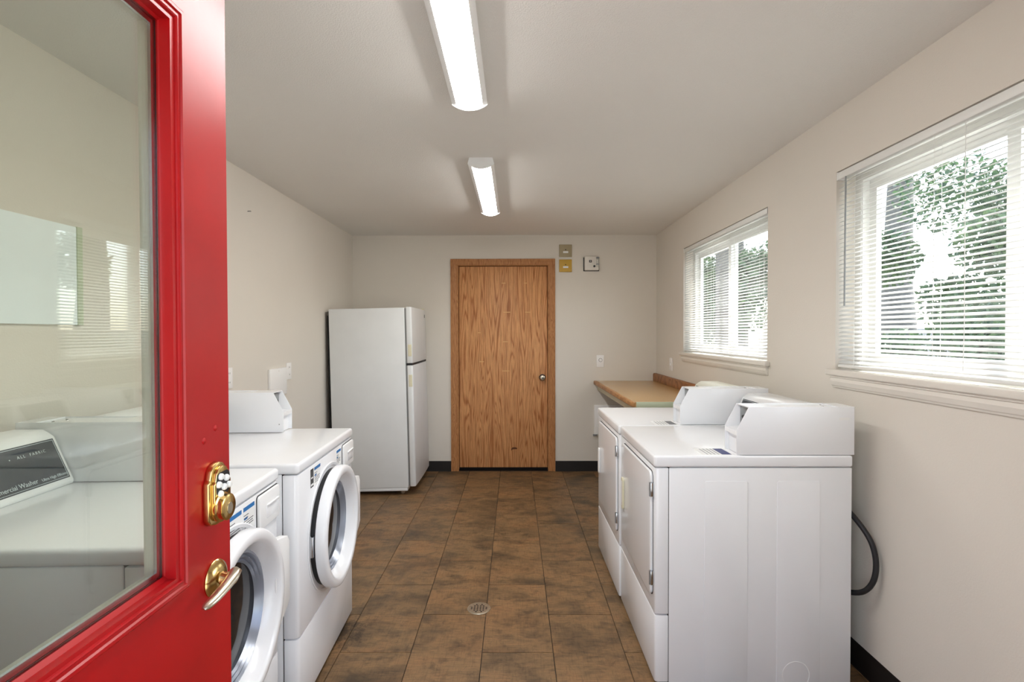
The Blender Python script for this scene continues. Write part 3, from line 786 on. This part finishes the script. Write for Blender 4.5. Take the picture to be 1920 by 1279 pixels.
# ------------------------------------------------------------------ refrigerator
fr = thing('refrigerator', 'white top-freezer refrigerator leaning back against the left wall', 'refrigerator', (-1.572, 4.925, 0))
fr.rotation_euler = (0, math.radians(-1.2), 0)
part('cabinet', MB().box(0, .653, -.365, .365, .056, 1.618), M['fridge'], fr, bevel=.006, seg=3)
part('gasket', MB().box(.652, .670, -.352, .352, .075, 1.612), M['grey'], fr)
def fdoor(z0, z1, hz0, hz1):
    d = part('door', MB().prism([(.669, -.363), (.706, -.363), (.716, -.352), (.720, -.2), (.722, 0), (.720, .2), (.716, .352), (.706, .363), (.669, .363)], 'z', z0, z1), M['fridge'], fr, bevel=.004)
    hd = part('handle', MB().box(.678, .709, -.3645, -.358, hz0, hz1), M['cream'], d, bevel=.002, label='cream recessed pull')
    part('handle_pocket', MB().box(.684, .703, -.3652, -.360, hz0+.006, hz1-.006), M['tape'] if False else M['cream'], hd)
    return d
fz = fdoor(1.136, 1.622, 1.195, 1.298)
fdoor(.066, 1.116, .932, 1.036)
part('door_divider', MB().box(.66, .712, -.358, .35, 1.117, 1.135), M['gap'], fr)
part('badge', MB().box(.7175, .7195, .272, .292, 1.545, 1.575), M['black'], fz)
part('top_hinge', MB().box(.62, .705, .30, .355, 1.618, 1.636), M['cream'], fr, bevel=.003)
part('base_grille', MB().box(.03, .645, -.362, .362, .03, .056), M['fridge'], fr, bevel=.002)
for y in (-.33, .33):
    part('roller', MB().lathe([(0, -.012), (.016, -.012), (.018, 0), (.016, .012), (0, .012)], (.60, y, .016), 'y', 18), M['chrome'], fr)
    part('roller', MB().lathe([(0, -.012), (.018, -.012), (.02, 0), (.018, .012), (0, .012)], (.05, y, .022), 'y', 18), M['black'], fr)
coil = MB()
for k in range(9):
    y = -.345+k*.086
    coil.tube([(-.014, y, .25), (-.014, y, 1.56)], .004, 6)
for z in (.25, .6, .9, 1.2, 1.56): coil.tube([(-.014, -.35, z), (-.014, .35, z)], .004, 6)
part('condenser', coil, M['black'], fr, label='black condenser grid')
part('back_panel', MB().box(-.006, .0, -.36, .36, .2, 1.6), M['black'], fr)

# ------------------------------------------------------------------ counter on the right
ct = thing('counter', 'tan laminate counter with oak edge in the far right corner', 'counter', (1.12, 4.53, 0))
CY0, CZ = 3.69, .922
part('top', MB().prism([(.845, CY0), (XR-.03, CY0), (XR-.03, YB-.001), (.822, YB-.001), (.828, 3.75)], 'z', CZ-.03, CZ), M['laminate'], ct, world=True)
part('front_edge', MB().prism([(.845, CY0+.004), (.826, CY0+.008), (.820, 3.76), (.803, YB-.001), (.835, YB-.001), (.845, 3.76)][::-1], 'z', CZ-.036, CZ+.0015), M['oakedge'], ct, world=True, bevel=.012, seg=3)
part('end_edge', MB().box(.85, XR-.03, CY0-.004, CY0+.001, CZ-.036, CZ+.004), M['green'], ct, world=True, bevel=.001)
part('apron', MB().prism([(.862, CY0+.02), (.845, YB-.002), (.863, YB-.002), (.880, CY0+.02)], 'z', CZ-.094, CZ-.034), M['cream'], ct, world=True)
part('wall_cleat', MB().box(.87, XR-.02, YB-.02, YB-.001, CZ-.1, CZ-.03), M['cream'], ct, world=True)
part('end_support', MB().box(.90, XR-.03, CY0+.02, CY0+.04, .0, CZ-.03), M['cream'], ct, world=True)
sp_prof = [(XR-.001, CZ), (XR-.034, CZ), (XR-.034, CZ+.066), (XR-.026, CZ+.078), (XR-.001, CZ+.078)]
part('backsplash', MB().prism(sp_prof, 'y', CY0, YB-.001), M['oaksplash'], ct, world=True, bevel=.003)

# ------------------------------------------------------------------ things on the walls
def cover(name, label, cat, x0, x1, y0, y1, z0, z1, mat='plate', group=None):
    return solo(name, MB().box(x0, x1, y0, y1, z0, z1), M[mat], label, cat, group, bevel=.0018)
def outlet(label, y0, y1, z0, z1, group):
    t = thing('wall_outlet', label, 'outlet', (XL, (y0+y1)/2, z0), group=group)
    part('cover_plate', MB().box(XL, XL+.006, y0, y1, z0, z1), M['plate'], t, world=True, bevel=.002)
    for f in (.28, .72):
        zc = z0+(z1-z0)*f; yc = (y0+y1)/2
        r = part('socket', MB().prism(rrect(yc-.016, yc+.016, zc-.014, zc+.014, .010, 4), 'x', XL+.006, XL+.008), M['plate'], t, world=True)
        for dy in (-.006, .006):
            part('slot', MB().box(XL+.008, XL+.0084, yc+dy-.001, yc+dy+.001, zc-.003, zc+.006), M['black'], r, world=True)
outlet('white duplex outlet right of the blank cover on the left wall', 3.793, 3.873, 1.076, 1.196, 'outlets on the left wall')
outlet('white duplex outlet just beside the red door edge above the washers', 2.985, 3.062, 1.093, 1.213, 'outlets on the left wall')
bc = thing('blank_cover', 'large blank white cover box beside the outlet above the coin box', 'cover plate', (XL, 3.645, .98))
part('cover', MB().box(XL, XL+.016, 3.512, 3.772, .98, 1.168), M['plate'], bc, world=True, bevel=.003)
part('screw', MB().lathe([(0, 0), (.004, 0), (.003, .002), (0, .002)], (XL+.016, 3.642, 1.15), 'x', 10), M['trimw'], bc, world=True)
sw = thing('switch_plate', 'narrow white switch plate on the right wall above the backsplash', 'switch', (XR, 4.86, 1.06))
part('cover_plate', MB().box(XR-.007, XR, 4.822, 4.898, 1.06, 1.178), M['plate'], sw, world=True, bevel=.002)
part('toggle', MB().box(XR-.016, XR-.006, 4.854, 4.866, 1.108, 1.13), M['plate'], sw, world=True, bevel=.002)
dm = thing('dial_switch', 'white wall plate with round timer dial right of the oak door', 'switch', (.8705, YB, 1.06))
part('cover_plate', MB().box(.834, .907, YB-.007, YB, 1.06, 1.182), M['plate'], dm, world=True, bevel=.002)
part('dial_ring', MB().lathe([(0, 0), (.019, 0), (.019, -.003), (0, -.003)], (.873, YB-.007, 1.133), 'y', 28), M['print'], dm, world=True)
part('dial', MB().lathe([(0, 0), (.0165, 0), (.015, -.012), (0, -.013)], (.873, YB-.008, 1.133), 'y', 28), M['plate'], dm, world=True)
def plaque(label, mat, z0, z1):
    t = thing('square_plaque', label, 'plaque', (.5185, YB, z0), group='square plaques right of the oak door')
    part('plate', MB().box(.455, .582, YB-.012, YB, z0, z1), M[mat], t, world=True, bevel=.002)
    zc = z0+(z1-z0)*.40
    part('white_label', MB().box(.494, .546, YB-.0128, YB-.0118, zc-.011, zc+.008), M['paper'], t, world=True)
    part('indicator', MB().lathe([(0, 0), (.0055, 0), (.005, -.003), (0, -.003)], (.5195, YB-.012, z0+(z1-z0)*.58), 'y', 16), M['gap'], t, world=True)
plaque('taupe square plaque, upper of the pair beside the oak door', 'taupe', 2.178, 2.303)
plaque('mustard yellow square plaque, lower of the pair beside the oak door', 'gold', 2.026, 2.152)
cb = thing('control_box', 'small white wall control box with black knob and clear tube', 'control box', (.784, YB, 2.034))
part('body', MB().box(.708, .850, YB-.045, YB-.004, 2.040, 2.180), M['trimw'], cb, world=True, bevel=.006)
part('backplate', MB().box(.700, .858, YB-.006, YB, 2.034, 2.172), M['gap'], cb, world=True)
part('emblem', MB().box(.752, .779, YB-.0462, YB-.0448, 2.117, 2.141), M['gap'], cb, world=True)
part('emblem_center', MB().box(.760, .771, YB-.0468, YB-.0460, 2.124, 2.134), M['paper'], cb, world=True)
part('knob', MB().lathe([(0, 0), (.0115, 0), (.010, -.010), (0, -.011)], (.805, YB-.045, 2.079), 'y', 24), M['black'], cb, world=True)
tb = part('tube', MB().lathe([(0, 0), (.0125, 0), (.0125, .095), (0, .095)], (.837, YB-.056, 2.073), 'z', 20), M['clear'], cb, world=True, label='clear plastic tube')
for z in (2.092, 2.156):
    part('tube_clip', MB().box(.822, .852, YB-.069, YB-.043, z, z+.012), M['grey'], tb, world=True, bevel=.002)
pn = thing('access_panel', 'white wall panel under the tan counter behind the dryers', 'wall panel', (.95, YB, .37))
part('panel', MB().box(.810, 1.10, YB-.022, YB, .375, .675), M['plate'], pn, world=True, bevel=.004)
part('latch', MB().box(.795, .835, YB-.034, YB-.010, .366, .380), M['grey'], pn, world=True, bevel=.002)
nb = thing('pale_panel', 'pale blue-white framed panel on the left wall seen through the door glass', 'panel', (XL, 1.53, 1.443))  # guess at an unidentified pale shape, modelled as a flat panel
part('board', MB().box(XL, XL+.012, 1.07, 1.985, 1.443, 1.806), M['board'], nb, world=True)
part('edge_strip', MB().box(XL, XL+.016, 1.968, 1.993, 1.441, 1.808), M['green'], nb, world=True, bevel=.002)
solo('wall_staple', MB().tube([(XL+.002, 3.262, 2.162), (XL+.004, 3.275, 2.166), (XL+.004, 3.292, 2.170), (XL+.002, 3.30, 2.170)], .0022, 6), M['black'], 'tiny black staple high on the left wall', 'staple')

# ------------------------------------------------------------------ floor drain
dg = thing('floor_drain', 'round worn metal drain set in the brown floor', 'drain', (-.184, 2.685, 0))
part('rim', MB().lathe([(.048, .0), (.060, .0), (.059, .0022), (.055, .0034), (.048, .0026)], (0, 0, 0), 'z', 40, closed=True), M['steel'], dg)
part('grate', MB().lathe([(0, .0), (.049, .0), (.049, .0018), (0, .0018)], (0, 0, 0), 'z', 40), M['steel'], dg)
for k, row in enumerate((2, 4, 6, 6, 4, 2)):
    y = .035-k*.014
    xs = {2: (-.0135, .0135), 4: (-.0225, -.0075, .0075, .0225), 6: (-.0375, -.0225, -.0075, .0075, .0225, .0375)}[row]
    for x in xs:
        part('slot', MB().box(x-.0044, x+.0044, y-.0040, y+.0040, .0017, .0022), M['black'], dg, smooth=False)

# ------------------------------------------------------------------ outdoors, seen through the blinds
solo('ground', MB().box(-30, 45, -30, 60, -.4, -.2), M['ground'], 'pale ground outside the windows', 'ground', kind='structure', smooth=False)
def tree(label, x, y, h, rad, n, leaf, cz, size=.16, zs=1.0):
    t = thing('tree', label, 'tree', (x, y, -.2), group='trees outside the windows')
    part('trunk', MB().tube([(0, 0, 0), (.05, .03, h*.35), (-.04, 0, h*.6), (.02, .05, h*.85)], .1, 8, [.16, .12, .09, .03]), M['bark'], t)
    verts, faces = [], []
    blobs = [(random.gauss(0, .45)*rad, random.gauss(0, .45)*rad, cz+random.gauss(0, .4)*rad*zs, rad*random.uniform(.3, .55)) for _ in range(16)]
    for _ in range(n):
        bx, by, bz, br = random.choice(blobs)
        v = Vector((random.gauss(0, 1), random.gauss(0, 1), random.gauss(0, 1))).normalized()*br*random.random()**.4
        c = Vector((bx, by, bz))+v
        a = Vector((random.gauss(0, 1), random.gauss(0, 1), random.gauss(0, 1))).normalized()
        b = a.cross(Vector((random.gauss(0, 1), random.gauss(0, 1), random.gauss(0, 1)))).normalized()
        s_ = size*random.uniform(.6, 1.2); i = len(verts)
        verts += [c-a*s_, c+b*s_*.45, c+a*s_, c-b*s_*.45]; faces.append((i, i+1, i+2, i+3))
    me = bpy.data.meshes.new('foliage'); me.from_pydata([tuple(v) for v in verts], [], faces); me.materials.append(M[leaf])
    o = bpy.data.objects.new('foliage', me); COL.objects.link(o); o.parent = t; o['kind'] = 'stuff'
tree('broad leafy tree with sky between its leaves outside the near window', 7.6, 8.0, 5.6, 1.5, 14000, 'leafa', 2.9, .07)
tree('yellow-green tree at the right edge of the near window', 6.4, 4.9, 5.0, 1.0, 5000, 'leafb', 2.9, .06)
tree('low dark bush along the bottom of the near window', 10.4, 11.4, 2.2, 1.5, 7000, 'leafa', 1.3, .10, .6)
tree('bushy dark tree outside the window above the counter', 6.4, 18.5, 5.0, 1.7, 3600, 'leafa', 2.6, .16)
tree('pale loose tree at the right of the window above the counter', 5.4, 12.6, 5.4, 1.3, 7000, 'leafa', 2.7, .09)
solo('dead_trunk', MB().tube([(10.7, 14.9, -.2), (10.8, 14.9, 1.2), (10.72, 14.9, 2.6), (10.8, 14.9, 5.7)], .2, 12, [.5, .44, .38, .3]), M['bark'], 'thick bare grey trunk left of the leafy tree outside the near window', 'tree trunk')
fn = thing('fence', 'grey board fence far outside the windows', 'fence', (14.5, 14, -.2))
for k in range(30):
    part('board', MB().box(14.5, 14.53, 5+k*.6, 5.58+k*.6, -.2, 1.5+.02*(k % 3)), M['siding'], fn, world=True, smooth=False)
part('rail', MB().box(14.53, 14.58, 5, 23, .2, .3), M['siding'], fn, world=True, smooth=False)
part('rail', MB().box(14.53, 14.58, 5, 23, 1.1, 1.2), M['siding'], fn, world=True, smooth=False)
solo('porch_post', MB().box(2.55, 2.68, 6.6, 6.73, -.2, 3.0), M['post'], 'dark porch post outside the window above the counter', 'post', smooth=False)
